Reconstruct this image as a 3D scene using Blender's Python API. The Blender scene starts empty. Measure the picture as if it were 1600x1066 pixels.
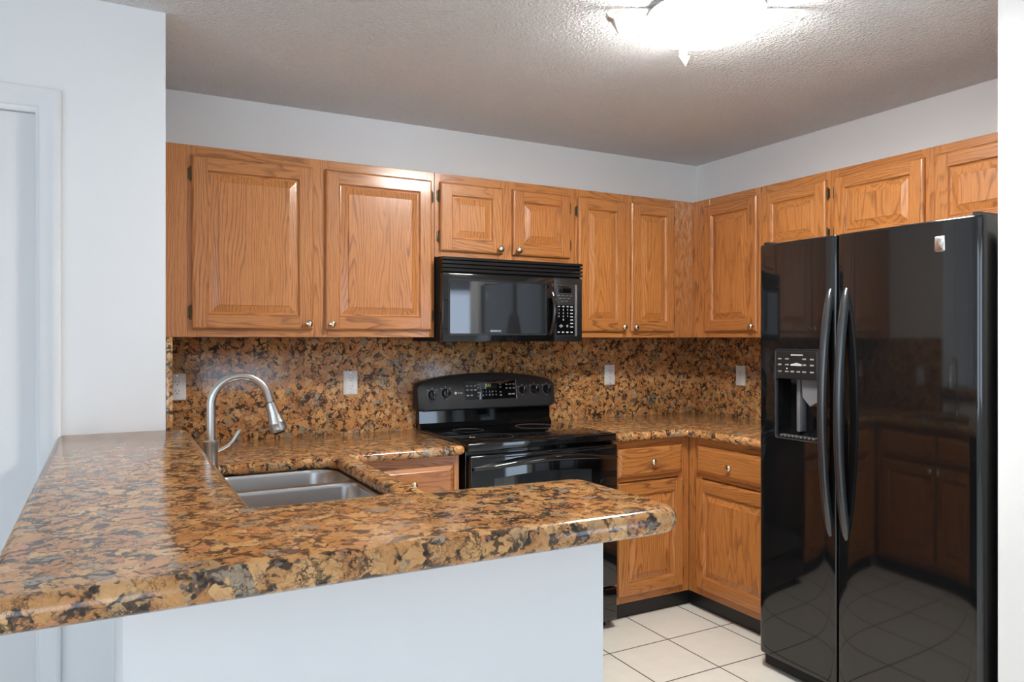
import bpy, bmesh, math, random
from mathutils import Vector, Matrix
random.seed(7)
S = bpy.context.scene
COL = S.collection
PI = math.pi

# ------------------------------------------------------------------ camera
YAW = 0.4988
cam_d = bpy.data.cameras.new('camera')
cam = bpy.data.objects.new('camera', cam_d); COL.objects.link(cam)
cam.location = (-3.2195, -3.5104, 1.3657)
cam.rotation_euler = (PI/2, 0, -YAW)
cam_d.sensor_fit = 'HORIZONTAL'; cam_d.sensor_width = 36.0
cam_d.lens = 1161.6/1600*36
cam_d.shift_y = -(533-529.29)/1600.0
cam_d.clip_start = 0.02
S.camera = cam

# ------------------------------------------------------------------ world, light, exposure
S.view_settings.view_transform = 'Standard'
S.view_settings.look = 'None'
S.view_settings.gamma = 1.0
S.view_settings.use_curve_mapping = False
S.view_settings.exposure = 0.78
w = bpy.data.worlds.new('sky'); S.world = w; w.use_nodes = True
bg = w.node_tree.nodes['Background']
bg.inputs['Color'].default_value = (0.72, 0.85, 1.0, 1); bg.inputs['Strength'].default_value = 1.5

def area(name, loc, size, aim, color, radiance):
    L = bpy.data.lights.new(name, 'AREA'); L.shape = 'RECTANGLE'
    L.size, L.size_y = size; L.color = color
    L.energy = radiance*PI*size[0]*size[1]
    o = bpy.data.objects.new(name, L); COL.objects.link(o); o.location = loc
    o.rotation_euler = Vector(aim).to_track_quat('-Z', 'Y').to_euler()
    return o
DAY = (0.74, 0.85, 1.0)
# daylight coming in through the windows of the living room behind the camera
area('daylight_patio_door', (0.95, -6.93, 1.05), (1.0, 2.0), (0, 1, 0), (0.58, 0.74, 1.0), 1.9)
area('daylight_rear_window', (-4.45, -6.93, 1.5), (3.1, 1.6), (0, 1, 0), DAY, 1.0)
area('daylight_side_window', (-6.13, -4.2, 1.45), (2.6, 1.7), (1, 0, 0), DAY, .88)
LAMP_E = 68.0

# ------------------------------------------------------------------ node helpers
def srgb(r, g, b):
    f = lambda c: (c/255/12.92) if c/255 <= .04045 else ((c/255+.055)/1.055)**2.4
    return (f(r), f(g), f(b), 1)

class NT:
    def __init__(s, name):
        s.m = bpy.data.materials.new(name); s.m.use_nodes = True
        s.t = s.m.node_tree; s.b = s.t.nodes['Principled BSDF']
    def n(s, typ, **kw):
        nd = s.t.nodes.new(typ)
        for k, v in kw.items(): setattr(nd, k, v)
        return nd
    def set(s, sock, v):
        if hasattr(v, 'links') or isinstance(v, bpy.types.NodeSocket): s.t.links.new(v, sock)
        else: sock.default_value = v
    def math(s, op, a, b=0.0, c=0.0, clamp=False):
        nd = s.n('ShaderNodeMath', operation=op); nd.use_clamp = clamp
        s.set(nd.inputs[0], a); s.set(nd.inputs[1], b); s.set(nd.inputs[2], c)
        return nd.outputs[0]
    def vm(s, op, a, b=(0, 0, 0)):
        nd = s.n('ShaderNodeVectorMath', operation=op)
        s.set(nd.inputs[0], a); s.set(nd.inputs[1], b)
        return nd.outputs[0]
    def mix(s, f, a, b, blend='MIX'):
        nd = s.n('ShaderNodeMix', data_type='RGBA', blend_type=blend)
        s.set(nd.inputs[0], f); s.set(nd.inputs[6], a); s.set(nd.inputs[7], b)
        return nd.outputs[2]
    def ramp(s, f, stops, interp='LINEAR'):
        nd = s.n('ShaderNodeValToRGB'); cr = nd.color_ramp; cr.interpolation = interp
        while len(cr.elements) > 1: cr.elements.remove(cr.elements[-1])
        cr.elements[0].position = stops[0][0]; cr.elements[0].color = stops[0][1]
        for p, c in stops[1:]:
            e = cr.elements.new(p); e.color = c
        s.set(nd.inputs[0], f)
        return nd.outputs[0]
    def noise(s, v, scale, detail=2.0, rough=.5, color=False):
        nd = s.n('ShaderNodeTexNoise'); s.set(nd.inputs['Vector'], v)
        nd.inputs['Scale'].default_value = scale; nd.inputs['Detail'].default_value = detail; nd.inputs['Roughness'].default_value = rough
        return nd.outputs['Color' if color else 'Fac']
    def vor(s, v, scale, feature='F1', out='Distance'):
        nd = s.n('ShaderNodeTexVoronoi', feature=feature); s.set(nd.inputs['Vector'], v)
        nd.inputs['Scale'].default_value = scale
        return nd.outputs[out]
    def bump(s, h, strength, dist):
        nd = s.n('ShaderNodeBump'); nd.inputs['Strength'].default_value = strength; nd.inputs['Distance'].default_value = dist
        s.set(nd.inputs['Height'], h); s.set(s.b.inputs['Normal'], nd.outputs[0])
    def obj(s): return s.n('ShaderNodeTexCoord').outputs['Object']
    def pos(s): return s.n('ShaderNodeNewGeometry').outputs['Position']
    def p(s, **kw):
        for k, v in kw.items(): s.set(s.b.inputs[k.replace('_', ' ')], v)
        return s

def g3(v): return (v, v, v, 1)

def plain(name, col, rough=.5, metal=0.0, spec=.5, coat=0.0, noise_amt=0.06, scale=30):
    t = NT(name)
    nz = t.noise(t.obj(), scale, 3)
    c = t.mix(t.math('MULTIPLY', nz, noise_amt), col, g3(0.0))
    t.p(Base_Color=c, Roughness=rough, Metallic=metal, Specular_IOR_Level=spec, Coat_Weight=coat, Coat_Roughness=.06)
    return t.m

def make_wood(name, axis, seed, tilt=(.05, .02), tint=1.0, board=False, worn=False):
    t = NT(name)
    inf = t.n('ShaderNodeObjectInfo'); R = inf.outputs['Random']
    sep = t.n('ShaderNodeSeparateXYZ'); t.set(sep.inputs[0], t.obj())
    o = {'z': (0, 1, 2), 'x': (1, 2, 0), 'y': (2, 0, 1)}[axis]
    R2 = t.math('FRACT', t.math('MULTIPLY', R, 17.3+seed))
    R3 = t.math('FRACT', t.math('MULTIPLY', R, 53.7+seed))
    gx = t.math('ADD', sep.outputs[o[0]], t.math('MULTIPLY_ADD', R2, .10, -.05))
    gy = t.math('ADD', sep.outputs[o[1]], t.math('MULTIPLY_ADD', R3, .08, -.04+.013*seed))
    gz = sep.outputs[o[2]]
    gzo = t.math('MULTIPLY_ADD', R, 31.0+seed, gz)
    cz = t.n('ShaderNodeCombineXYZ'); t.set(cz.inputs[0], gx); t.set(cz.inputs[1], gy); t.set(cz.inputs[2], t.math('MULTIPLY', gzo, .16))
    W = t.n('ShaderNodeSeparateXYZ'); t.set(W.inputs[0], t.noise(cz.outputs[0], 9.0, 2.5, .5, True))
    # boards of a glued-up panel, each sliced off-centre from its own log
    bw = .17 if board else 10.0
    bx = t.math('ADD', t.math('DIVIDE', gx, bw), t.math('ADD', R2, 20.0))
    bid = t.math('FLOOR', bx)
    hb = t.math('FRACT', t.math('MULTIPLY', t.math('SINE', t.math('MULTIPLY_ADD', bid, 12.9, t.math('MULTIPLY', R, 78.2))), 437.5))
    xl = t.math('MULTIPLY', t.math('SUBTRACT', t.math('SUBTRACT', t.math('FRACT', bx), .5), t.math('MULTIPLY_ADD', hb, .5, -.25)), bw) if board else gx
    ty = t.math('MULTIPLY', t.math('SUBTRACT', hb, .5), tilt[1]*4) if board else t.math('MULTIPLY_ADD', R3, tilt[1]*2, tilt[1])
    tx = t.math('MULTIPLY', t.math('SUBTRACT', R2, .5), tilt[0])
    x2 = t.math('ADD', t.math('MULTIPLY_ADD', gz, tx, xl), t.math('MULTIPLY_ADD', W.outputs[0], .11, -.055))
    y2 = t.math('ADD', t.math('ADD', t.math('MULTIPLY_ADD', gz, ty, .018 if board else .05), t.math('MULTIPLY', gy, .3)), t.math('MULTIPLY_ADD', W.outputs[1], .13, -.065))
    r = t.math('SQRT', t.math('ADD', t.math('MULTIPLY', x2, x2), t.math('MULTIPLY', y2, y2)))
    ring = t.math('FRACT', t.math('MULTIPLY', r, 88.0))
    late = t.ramp(ring, [(0, g3(0.0)), (.50, g3(.05)), (.72, g3(.75)), (.84, g3(1.0)), (.95, g3(.15)), (1.0, g3(0.0))])
    # fine fibres and open pores running with the grain
    c2 = t.n('ShaderNodeCombineXYZ'); t.set(c2.inputs[0], gx); t.set(c2.inputs[1], gy); t.set(c2.inputs[2], t.math('MULTIPLY', gzo, .035))
    fib = t.noise(c2.outputs[0], 260, 3, .6)
    c3 = t.n('ShaderNodeCombineXYZ'); t.set(c3.inputs[0], gx); t.set(c3.inputs[1], gy); t.set(c3.inputs[2], t.math('MULTIPLY', gzo, .055))
    por = t.ramp(t.noise(c3.outputs[0], 620, 1, .5), [(.56, g3(0.0)), (.68, g3(1.0))])
    patch = t.noise(cz.outputs[0], 5.0, 2)
    lat2 = t.math('MULTIPLY', late, t.ramp(patch, [(.32, g3(.30)), (.62, g3(1.0))]))
    k = tint
    A = tuple(c*k for c in srgb(202, 136, 72)[:3])+(1,)
    B = tuple(c*k for c in srgb(182, 112, 54)[:3])+(1,)
    D = tuple(c*k for c in srgb(114, 62, 27)[:3])+(1,)
    base = t.mix(t.ramp(fib, [(.3, g3(0.0)), (.7, g3(1.0))]), A, B)
    base = t.mix(t.math('MULTIPLY', t.math('SUBTRACT', R, .35), .35, clamp=True), base, srgb(158, 84, 38))
    c = t.mix(t.math('MULTIPLY', t.math('MULTIPLY', lat2, t.ramp(fib, [(.30, g3(.45)), (.55, g3(1.0))])), .86), base, D)
    c = t.mix(t.math('MULTIPLY', por, t.math('MULTIPLY_ADD', late, .35, .18)), c, D)
    if worn:      # varnish rubbed through in vertical streaks, mostly at the upper end of the panel
        cw = t.n('ShaderNodeCombineXYZ'); t.set(cw.inputs[0], gx); t.set(cw.inputs[1], gy); t.set(cw.inputs[2], t.math('MULTIPLY', gz, .30))
        wn = t.ramp(t.noise(cw.outputs[0], 70, 4, .65), [(.46, g3(0.0)), (.66, g3(1.0))])
        up = t.ramp(t.math('MULTIPLY_ADD', gz, 1.3, .5), [(.15, g3(.18)), (.92, g3(.75))])
        c = t.mix(t.math('MULTIPLY', wn, up), c, srgb(206, 172, 142))
    t.p(Base_Color=c, Roughness=.42, Specular_IOR_Level=.45, Coat_Weight=.55, Coat_Roughness=.16)
    t.bump(t.math('MULTIPLY_ADD', por, -.5, t.math('MULTIPLY', late, -.35)), .12, .0015)
    return t.m

WZ = make_wood('oak_vertical', 'z', 1)
WP = make_wood('oak_panel', 'z', 2, (.05, .045), 1.04, True)
WORN = make_wood('oak_worn', 'z', 5, (.06, .03), .92, False, True)
WX = make_wood('oak_along_x', 'x', 3, (.03, .02), .95)
WY = make_wood('oak_along_y', 'y', 4, (.03, .02), .95)

def make_granite(name):
    t = NT(name)
    P = t.pos()
    wv = t.vm('SCALE', t.vm('SUBTRACT', t.noise(P, 26, 3, .6, True), (.5, .5, .5)))
    wv.node.inputs['Scale'].default_value = .040
    Q = t.vm('ADD', P, wv)
    chip = t.n('ShaderNodeSeparateColor'); t.set(chip.inputs[0], t.vor(Q, 31, 'F1', 'Color'))
    edge = t.vor(Q, 31, 'DISTANCE_TO_EDGE')
    small = t.n('ShaderNodeSeparateColor'); t.set(small.inputs[0], t.vor(Q, 120, 'F1', 'Color'))
    col = t.ramp(chip.outputs[0], [(0, srgb(206, 148, 90)), (.22, srgb(218, 163, 104)), (.42, srgb(192, 130, 74)), (.56, srgb(224, 174, 118)),
                                   (.72, srgb(206, 140, 90)), (.86, srgb(186, 152, 112)), (.95, srgb(158, 146, 128))], 'CONSTANT')
    col = t.mix(t.math('MULTIPLY', small.outputs[1], .30), col, srgb(150, 98, 58))
    nf = t.noise(P, 230, 3, .65)
    col = t.mix(t.ramp(nf, [(.45, g3(0.0)), (.75, g3(.45))]), col, srgb(226, 180, 122))
    # dark biotite between and over the chips
    clus = t.noise(Q, 34, 3, .6)
    thr = t.ramp(clus, [(.47, g3(0.0)), (.74, g3(1.0))])
    em = t.math('SUBTRACT', t.math('MULTIPLY_ADD', thr, .25, t.math('MULTIPLY', small.outputs[1], .085)), edge)
    dm = t.math('MULTIPLY', em, 11.0, clamp=True)
    wv3 = t.vm('SCALE', t.vm('SUBTRACT', t.noise(P, 60, 3, .65, True), (.5, .5, .5))); wv3.node.inputs['Scale'].default_value = .035
    Q3 = t.vm('ADD', P, wv3)
    thr2 = t.ramp(t.noise(P, 21, 3, .6), [(.42, g3(0.0)), (.72, g3(1.0))])
    em2 = t.math('SUBTRACT', t.math('MULTIPLY', thr2, .25), t.vor(Q3, 80, 'DISTANCE_TO_EDGE'))
    dm = t.math('MAXIMUM', dm, t.math('MULTIPLY', em2, 7.0, clamp=True))
    spk = t.math('MULTIPLY', t.ramp(small.outputs[0], [(.60, g3(0.0)), (.62, g3(1.0))], 'LINEAR'), t.ramp(clus, [(.48, g3(0.0)), (.58, g3(1.0))]))
    dark = t.ramp(small.outputs[2], [(0, srgb(54, 44, 37)), (.45, srgb(80, 58, 42)), (.75, srgb(104, 76, 54)), (.9, srgb(116, 106, 98))], 'CONSTANT')
    col = t.mix(t.math('MULTIPLY', dm, .92), col, dark)
    col = t.mix(t.math('MULTIPLY', spk, .85), col, srgb(44, 34, 29))
    t.p(Base_Color=col, Roughness=.15, Specular_IOR_Level=.55)
    return t.m
GRAN = make_granite('granite')

def make_paint(name, col, bumpamt=.10):
    t = NT(name)
    t.p(Base_Color=t.mix(t.math('MULTIPLY', t.noise(t.pos(), 3.0, 2), .04), col, g3(.4)), Roughness=.62, Specular_IOR_Level=.3)
    t.bump(t.noise(t.pos(), 120, 3), bumpamt, .002)
    return t.m
PAINT = make_paint('wall_paint', (.86, .86, .855, 1))
TRIM = make_paint('trim_paint', (.82, .82, .82, 1), .03)
GRAYW = make_paint('gray_curtain', (.62, .62, .64, 1))
BEIGE = make_paint('beige_panel', (.62, .57, .50, 1))

def make_ceiling():
    t = NT('textured_ceiling')
    P = t.pos()
    a = t.noise(P, 90, 3, .55); b = t.vor(P, 100)
    h = t.math('ADD', t.ramp(a, [(.38, g3(0.0)), (.66, g3(1.0))]), t.math('MULTIPLY', b, -.5))
    t.p(Base_Color=t.mix(t.ramp(a, [(.3, g3(.12)), (.6, g3(0.0))]), (.93, .925, .92, 1), g3(.76)), Roughness=.85, Specular_IOR_Level=.25)  # pits slightly darker: a little of their shade is put into the colour
    t.bump(h, .75, .012)
    return t.m
CEIL = make_ceiling()

def make_tile():
    t = NT('floor_tile')
    P = t.n('ShaderNodeSeparateXYZ'); t.set(P.inputs[0], t.pos())
    s = .3239; gw = .0055/s
    def dist(o, off):
        f = t.math('FRACT', t.math('ADD', t.math('MULTIPLY', t.math('SUBTRACT', o, off), 1/s), 40.0))
        return t.math('MINIMUM', f, t.math('SUBTRACT', 1.0, f))
    d = t.math('MINIMUM', dist(P.outputs[0], -.9838), dist(P.outputs[1], -.5602))
    line = t.ramp(d, [(gw*.42, g3(1.0)), (gw*.62, g3(0.0))])
    nz = t.noise(t.pos(), 14, 4, .6)
    col = t.mix(t.ramp(nz, [(.35, g3(0.0)), (.75, g3(.5))]), srgb(243, 239, 229), srgb(232, 227, 215))
    t.p(Base_Color=t.mix(line, col, srgb(58, 42, 34)), Roughness=t.math('MULTIPLY_ADD', line, .5, .30), Specular_IOR_Level=.5)
    t.bump(t.math('SUBTRACT', 1.0, line), .5, .0015)
    return t.m
TILE = make_tile()

BLACK = plain('black_enamel', (.006, .006, .0065, 1), .05, 0, .75, noise_amt=.1)
BLACKG = plain('black_glass', (.004, .004, .005, 1), .03, 0, .6, noise_amt=.1)
BLACKS = plain('black_satin_plastic', (.014, .014, .015, 1), .32, 0, .45)
HANDM = plain('handle_satin_black', (.020, .022, .025, 1), .24, 0, 1.0)
BLACKM = plain('black_rubber', (.010, .010, .010, 1), .6, 0, .3)
DKGRAY = plain('charcoal_panel', (.022, .022, .023, 1), .36, 0, .45)
WINGL = plain('oven_window_glass', (.018, .019, .021, 1), .04, 0, 1.0)
STEEL = plain('brushed_nickel', (.56, .54, .51, 1), .30, 1.0, .5)
SINKM = plain('stainless_sink', (.60, .60, .60, 1), .28, 1.0, .5)
KNOBM = plain('polished_brass_nickel', (.80, .72, .55, 1), .14, 1.0, .5)
HINGEM = plain('antique_brass', (.10, .075, .045, 1), .38, 1.0, .5)
WHITEP = plain('white_plastic', (.78, .78, .76, 1), .35, 0, .5, noise_amt=.03)
SLOTM = plain('dark_slot', (.02, .02, .02, 1), .6)
INK = plain('white_print', (.55, .55, .55, 1), .5)
INKD = plain('gray_print', (.25, .25, .25, 1), .5)
ARMM = plain('satin_silver_arm', (.62, .61, .59, 1), .35, .5)
SILV = plain('silver_badge', (.75, .75, .74, 1), .25, 1.0)
GRAYP = plain('gray_plastic', (.16, .16, .17, 1), .35)
def emit(name, col, strength, base=(.9, .9, .9, 1)):
    t = NT(name)
    nz = t.noise(t.obj(), 4, 1)
    t.p(Base_Color=base, Roughness=.4, Emission_Color=col, Emission_Strength=t.math('MULTIPLY_ADD', nz, .02*strength, strength))
    return t.m
LAMPM = emit('lamp_diffuser', (1.0, .98, .92, 1), LAMP_E)
RIMM = emit('lamp_shade_glass', (1.0, .985, .96, 1), 34.0)
GREEN = emit('green_clock_digits', (.45, .6, .12, 1), .35, (.01, .02, .0, 1))
AMBER = emit('amber_indicator', (1.0, .75, .2, 1), .8)

# ------------------------------------------------------------------ mesh builder
class FR:                      # a facing: u to the viewer's right, v up, w out of the wall
    def __init__(s, f, rot, wh): s.f, s.rot, s.wh = f, rot, wh
    def __call__(s, u, v, w): return Vector(s.f(u, v, w))
BK = FR(lambda u, v, w: (u, -w, v), (PI/2, 0, 0), 'x')          # things against the back wall, w = -y
RT = FR(lambda u, v, w: (-w, -u, v), (0, -PI/2, 0), 'y')        # against the right wall, w = -x, u = -y
LF = FR(lambda u, v, w: (w, u, v), (0, PI/2, 0), 'y')           # facing +x, w = x, u = y
ID = FR(lambda u, v, w: (u, v, w), (0, 0, 0), 'x')
def HW(f): return WX if f.wh == 'x' else WY

class MB:
    def __init__(s, f=ID): s.v, s.f, s.m, s.F = [], [], [], f
    def add(s, vs, fs, mat=0):
        b = len(s.v); s.v += [s.F(*p) for p in vs]
        for q in fs: s.f.append([b+i for i in q]); s.m.append(mat)
        return s
    def box(s, u0, u1, v0, v1, w0, w1, mat=0, bev=0.0, seg=2):
        bm = bmesh.new(); bmesh.ops.create_cube(bm, size=1)
        for q in bm.verts: q.co = ((q.co.x+.5)*(u1-u0)+u0, (q.co.y+.5)*(v1-v0)+v0, (q.co.z+.5)*(w1-w0)+w0)
        if bev: bmesh.ops.bevel(bm, geom=bm.edges[:], offset=bev, segments=seg, affect='EDGES', profile=.5)
        bm.verts.index_update()
        s.add([q.co[:] for q in bm.verts], [[q.index for q in f.verts] for f in bm.faces], mat); bm.free()
        return s
    def rings(s, rs, mat=0, cap0=True, cap1=True, closed=True):
        n = len(rs[0]); vs = [p for r in rs for p in r]; fs = []
        for i in range(len(rs)-1):
            for j in range(n if closed else n-1):
                k = (j+1) % n
                fs.append([i*n+j, i*n+k, (i+1)*n+k, (i+1)*n+j])
        if cap0: fs.append(list(range(n))[::-1])
        if cap1: fs.append([(len(rs)-1)*n+j for j in range(n)])
        return s.add(vs, fs, mat)
    def prism(s, poly, w0, w1, mat=0):          # poly in (u,v)
        return s.rings([[(a, b, w0) for a, b in poly], [(a, b, w1) for a, b in poly]], mat)
    def lathe(s, prof, c=(0, 0, 0), ax='w', n=24, mat=0, cap=True):
        rs = []
        for r, h in prof:
            ring = []
            for k in range(n):
                a = 2*PI*k/n; x, y = r*math.cos(a), r*math.sin(a)
                ring.append({'w': (c[0]+x, c[1]+y, c[2]+h), 'v': (c[0]+x, c[1]+h, c[2]+y), 'u': (c[0]+h, c[1]+x, c[2]+y)}[ax])
            rs.append(ring)
        return s.rings(rs, mat, cap, cap)
    def tube(s, pts, rad, n=16, mat=0, flat=None):
        pts = [Vector(p) for p in pts]
        if not hasattr(rad, '__len__'): rad = [rad]*len(pts)
        up = None; rs = []
        for i, p in enumerate(pts):
            t = (pts[min(i+1, len(pts)-1)]-pts[max(i-1, 0)]).normalized()
            if up is None:
                up = Vector((0, 0, 1)) if abs(t.z) < .9 else Vector((0, 1, 0))
            a = (up-t*up.dot(t)).normalized(); b = t.cross(a); up = a
            ra = rad[i]; r1, r2 = (ra, ra) if not flat else (ra*flat[0], ra*flat[1])
            rs.append([tuple(p+a*(r1*math.cos(2*PI*k/n))+b*(r2*math.sin(2*PI*k/n))) for k in range(n)])
        return s.rings(rs, mat)

WPOS = {}
def setp(o, parent, world):
    WPOS[o.name] = Vector(world)
    if parent is not None:
        o.parent = parent; o.location = Vector(world)-WPOS[parent.name]
    else: o.location = world
def thing(name, label, cat, loc, group=None):
    o = bpy.data.objects.new(name, None); COL.objects.link(o); o.empty_display_size = .1
    o['label'] = label; o['category'] = cat
    if group: o['group'] = group
    setp(o, None, loc); return o
def tag(o, label, cat, group=None):
    o['label'] = label; o['category'] = cat
    if group: o['group'] = group
    return o
def finish(me, mats, smooth):
    for m in (mats if isinstance(mats, (list, tuple)) else [mats]): me.materials.append(m)
    bm = bmesh.new(); bm.from_mesh(me); bmesh.ops.recalc_face_normals(bm, faces=bm.faces[:]); bm.to_mesh(me); bm.free()
    if smooth:
        me.shade_smooth(); me.set_sharp_from_angle(angle=math.radians(smooth))
def obj(name, mb, mats, parent=None, smooth=35, base=False, label=None):
    lo = Vector([min(p[i] for p in mb.v) for i in range(3)]); hi = Vector([max(p[i] for p in mb.v) for i in range(3)])
    c = (lo+hi)/2
    if base: c.z = lo.z
    me = bpy.data.meshes.new(name); me.from_pydata([tuple(p-c) for p in mb.v], [], mb.f)
    for p, k in zip(me.polygons, mb.m): p.material_index = k
    finish(me, mats, smooth)
    o = bpy.data.objects.new(name, me); COL.objects.link(o); setp(o, parent, c)
    if label: o['label'] = label
    return o
def struct(name, mb, mats, smooth=35, label=None, parent=None):
    o = obj(name, mb, mats, parent, smooth)
    if parent is None: o['kind'] = 'structure'
    if label: o['label'] = label
    return o
def inst(name, me, parent, loc, rot):
    o = bpy.data.objects.new(name, me); COL.objects.link(o); setp(o, parent, loc); o.rotation_euler = rot
    return o
def rrect(u0, u1, v0, v1, r, n=6):
    rr = r if hasattr(r, '__len__') else [r]*4
    out = []
    for (cx, cy, a0, q) in ((u1-rr[0], v1-rr[0], 0, rr[0]), (u0+rr[1], v1-rr[1], 90, rr[1]), (u0+rr[2], v0+rr[2], 180, rr[2]), (u1-rr[3], v0+rr[3], 270, rr[3])):
        for k in range(n+1):
            a = math.radians(a0+90*k/n); out.append((cx+q*math.cos(a), cy+q*math.sin(a)))
    return out
def round_poly(pts, rad, n=8):
    out = []; N = len(pts)
    for i, p in enumerate(pts):
        r = rad[i] if hasattr(rad, '__len__') else rad
        p = Vector(p); a = (Vector(pts[i-1])-p).normalized(); b = (Vector(pts[(i+1) % N])-p).normalized()
        if r <= 0: out.append(tuple(p)); continue
        A = p+a*r; B = p+b*r; c = A+b*r                  # right-angled corners
        for k in range(n+1):
            t = k/n*PI/2
            q = c-b*r*math.cos(t)-a*r*math.sin(t)
            out.append(tuple(q))
    return out
def slab(name, loops, z0, z1, bev, mat, parent=None):
    """flat slab from an outer outline and holes, with a rounded edge"""
    cu = bpy.data.curves.new(name, 'CURVE'); cu.dimensions = '2D'; cu.fill_mode = 'BOTH'
    cu.extrude = (z1-z0)/2-bev; cu.bevel_depth = bev; cu.bevel_resolution = 4
    for lp in loops:
        sp = cu.splines.new('POLY'); sp.points.add(len(lp)-1); sp.use_cyclic_u = True
        for q, p in zip(sp.points, lp): q.co = (p[0], p[1], 0, 1)
    t = bpy.data.objects.new('tmp', cu); COL.objects.link(t)
    dg = bpy.context.evaluated_depsgraph_get(); me = bpy.data.meshes.new_from_object(t.evaluated_get(dg))
    bpy.data.objects.remove(t); bpy.data.curves.remove(cu)
    me.name = name
    xs = [v.co.x for v in me.vertices]; ys = [v.co.y for v in me.vertices]
    c = Vector(((min(xs)+max(xs))/2, (min(ys)+max(ys))/2, 0))
    for v in me.vertices: v.co -= c
    me.materials.clear(); me.materials.append(mat)
    bm = bmesh.new(); bm.from_mesh(me); bmesh.ops.remove_doubles(bm, verts=bm.verts[:], dist=.00005); bmesh.ops.recalc_face_normals(bm, faces=bm.faces[:]); bm.to_mesh(me); bm.free()
    me.shade_smooth(); me.set_sharp_from_angle(angle=math.radians(40))
    o = bpy.data.objects.new(name, me); COL.objects.link(o)
    setp(o, parent, (c.x, c.y, (z0+z1)/2)); return o
def text(name, body, size, F, u, v, w, mat, parent, align='CENTER', bold=0):
    cu = bpy.data.curves.new(name, 'FONT'); cu.body = body; cu.size = size; cu.extrude = .0003; cu.align_x = align; cu.align_y = 'CENTER'; cu.offset = bold
    t = bpy.data.objects.new('tmp', cu); COL.objects.link(t)
    dg = bpy.context.evaluated_depsgraph_get(); me = bpy.data.meshes.new_from_object(t.evaluated_get(dg))
    bpy.data.objects.remove(t); bpy.data.curves.remove(cu)
    mb = MB(F); mb.add([(u+p.co.x, v+p.co.y, w+p.co.z) for p in me.vertices], [list(q.vertices) for q in me.polygons])
    bpy.data.meshes.remove(me)
    return obj(name, mb, mat, parent, None)

# ------------------------------------------------------------------ setting
H = 2.438; XL = -3.05; YD = -.815
X0, X1, Y0 = -6.2, 3.4, -7.0
struct('floor', MB().box(X0-.1, X1+.1, Y0-.1, .12, -.06, 0), TILE, None)
struct('ceiling', MB().box(X0-.1, X1+.1, Y0-.1, .12, H, H+.06), CEIL, None)
struct('wall_back', MB().box(XL-.15, .12, 0, .12, 0, H), PAINT, None)
struct('wall_right', MB().box(0, .12, -2.22, 0, 0, H), PAINT, None)
# left wall of the kitchen: full height stub, its end towards the camera
struct('wall_left', MB().box(-3.20, XL, YD, 0, 0, H), PAINT, None)
# wall with the white door, flush with the end of the stub
mb = MB(); mb.box(X0, -4.28, YD, YD+.12, 0, H); mb.box(-3.405, -3.20, YD, YD+.12, 0, H); mb.box(-4.28, -3.405, YD, YD+.12, 2.066, H)
struct('wall_hall', mb, PAINT, None)
mb = MB(BK)
def casing(mb, uo, ui, vt, w0):
    # flat casing leg and head with a small back band and an inner bead, mitred corner
    prof = [(0, 0), (0, .016), (.004, .019), (.020, .019), (.026, .015), (.052, .012), (.058, .008), (.060, 0)]
    a = [(uo-q, 0.0, w0+h) for q, h in prof]; b = [(uo-q, vt-q, w0+h) for q, h in prof]
    c = [(ui+q, vt-q, w0+h) for q, h in prof]; d = [(ui+q, 0.0, w0+h) for q, h in prof]
    mb.rings([a, b, c, d], 0, True, True, True)
casing(mb, -3.345, -4.34, 2.134, -YD)
struct('trim_1', mb, TRIM, 50, 'white mitred door casing left of the wall end')
mb = MB(BK); mb.box(-4.272, -3.413, .008, 2.058, -YD-.055, -YD-.018, 0, .002)
d1 = struct('door_1', mb, TRIM)
mb = MB(BK); mb.box(-3.412, -3.405, 0, 2.066, -YD-.1, -YD-.001); mb.box(-4.28, -4.273, 0, 2.066, -YD-.1, -YD-.001); mb.box(-4.273, -3.412, 2.059, 2.066, -YD-.1, -YD-.001)
struct('trim_2', mb, TRIM)
# partition beside the refrigerator, its end facing the camera's left
struct('wall_partition', MB().box(-.818, X1, -2.36, -2.22, 0, H), PAINT, None)
# half wall under the breakfast bar: L plan
mb = MB(); mb.prism([(-3.20, YD), (-3.20, -2.325), (-2.372, -2.325), (-2.372, -2.185), (XL, -2.185), (XL, YD)], 0, 1.0215)
struct('wall_half', mb, PAINT, None)
# living room shell behind the camera, with its windows
mb = MB(BK)
def wall_with_holes(mb, u0, u1, w0, w1, holes):
    us = sorted(holes, key=lambda h: h[0]); c = u0
    for a, b, z0, z1 in us:
        mb.box(c, a, 0, H, w0, w1); 
        if z0 > 0: mb.box(a, b, 0, z0, w0, w1)
        mb.box(a, b, z1, H, w0, w1); c = b
    mb.box(c, u1, 0, H, w0, w1)
wall_with_holes(mb, X0, X1, -Y0, -Y0+.12, [(-6.0, -2.9, .7, 2.3), (.45, 1.45, 0, 2.05)])
struct('wall_rear', mb, PAINT, None)
mb = MB(LF); wall_with_holes(mb, Y0, YD+.12, X0-.12, X0, [(-5.5, -2.9, .6, 2.3)])
struct('wall_side', mb, PAINT, None)
struct('wall_far_right', MB().box(X1, X1+.12, Y0, -2.22, 0, H), PAINT, None)
def winframe(name, F, u0, u1, v0, v1, w0, w1, bars):
    mb = MB(F); t = .05
    mb.box(u0, u0+t, v0, v1, w0, w1); mb.box(u1-t, u1, v0, v1, w0, w1)
    mb.box(u0+t, u1-t, v0, v0+t, w0, w1); mb.box(u0+t, u1-t, v1-t, v1, w0, w1)
    for b in bars: mb.box(b-.02, b+.02, v0+t, v1-t, w0, w1)
    return struct(name, mb, TRIM, None)
winframe('window_1', BK, -6.0, -2.9, .7, 2.3, 6.95, 7.05, [-4.45])
winframe('window_2', LF, -5.5, -2.9, .6, 2.3, X0-.05, X0+.05, [-4.2])
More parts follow.
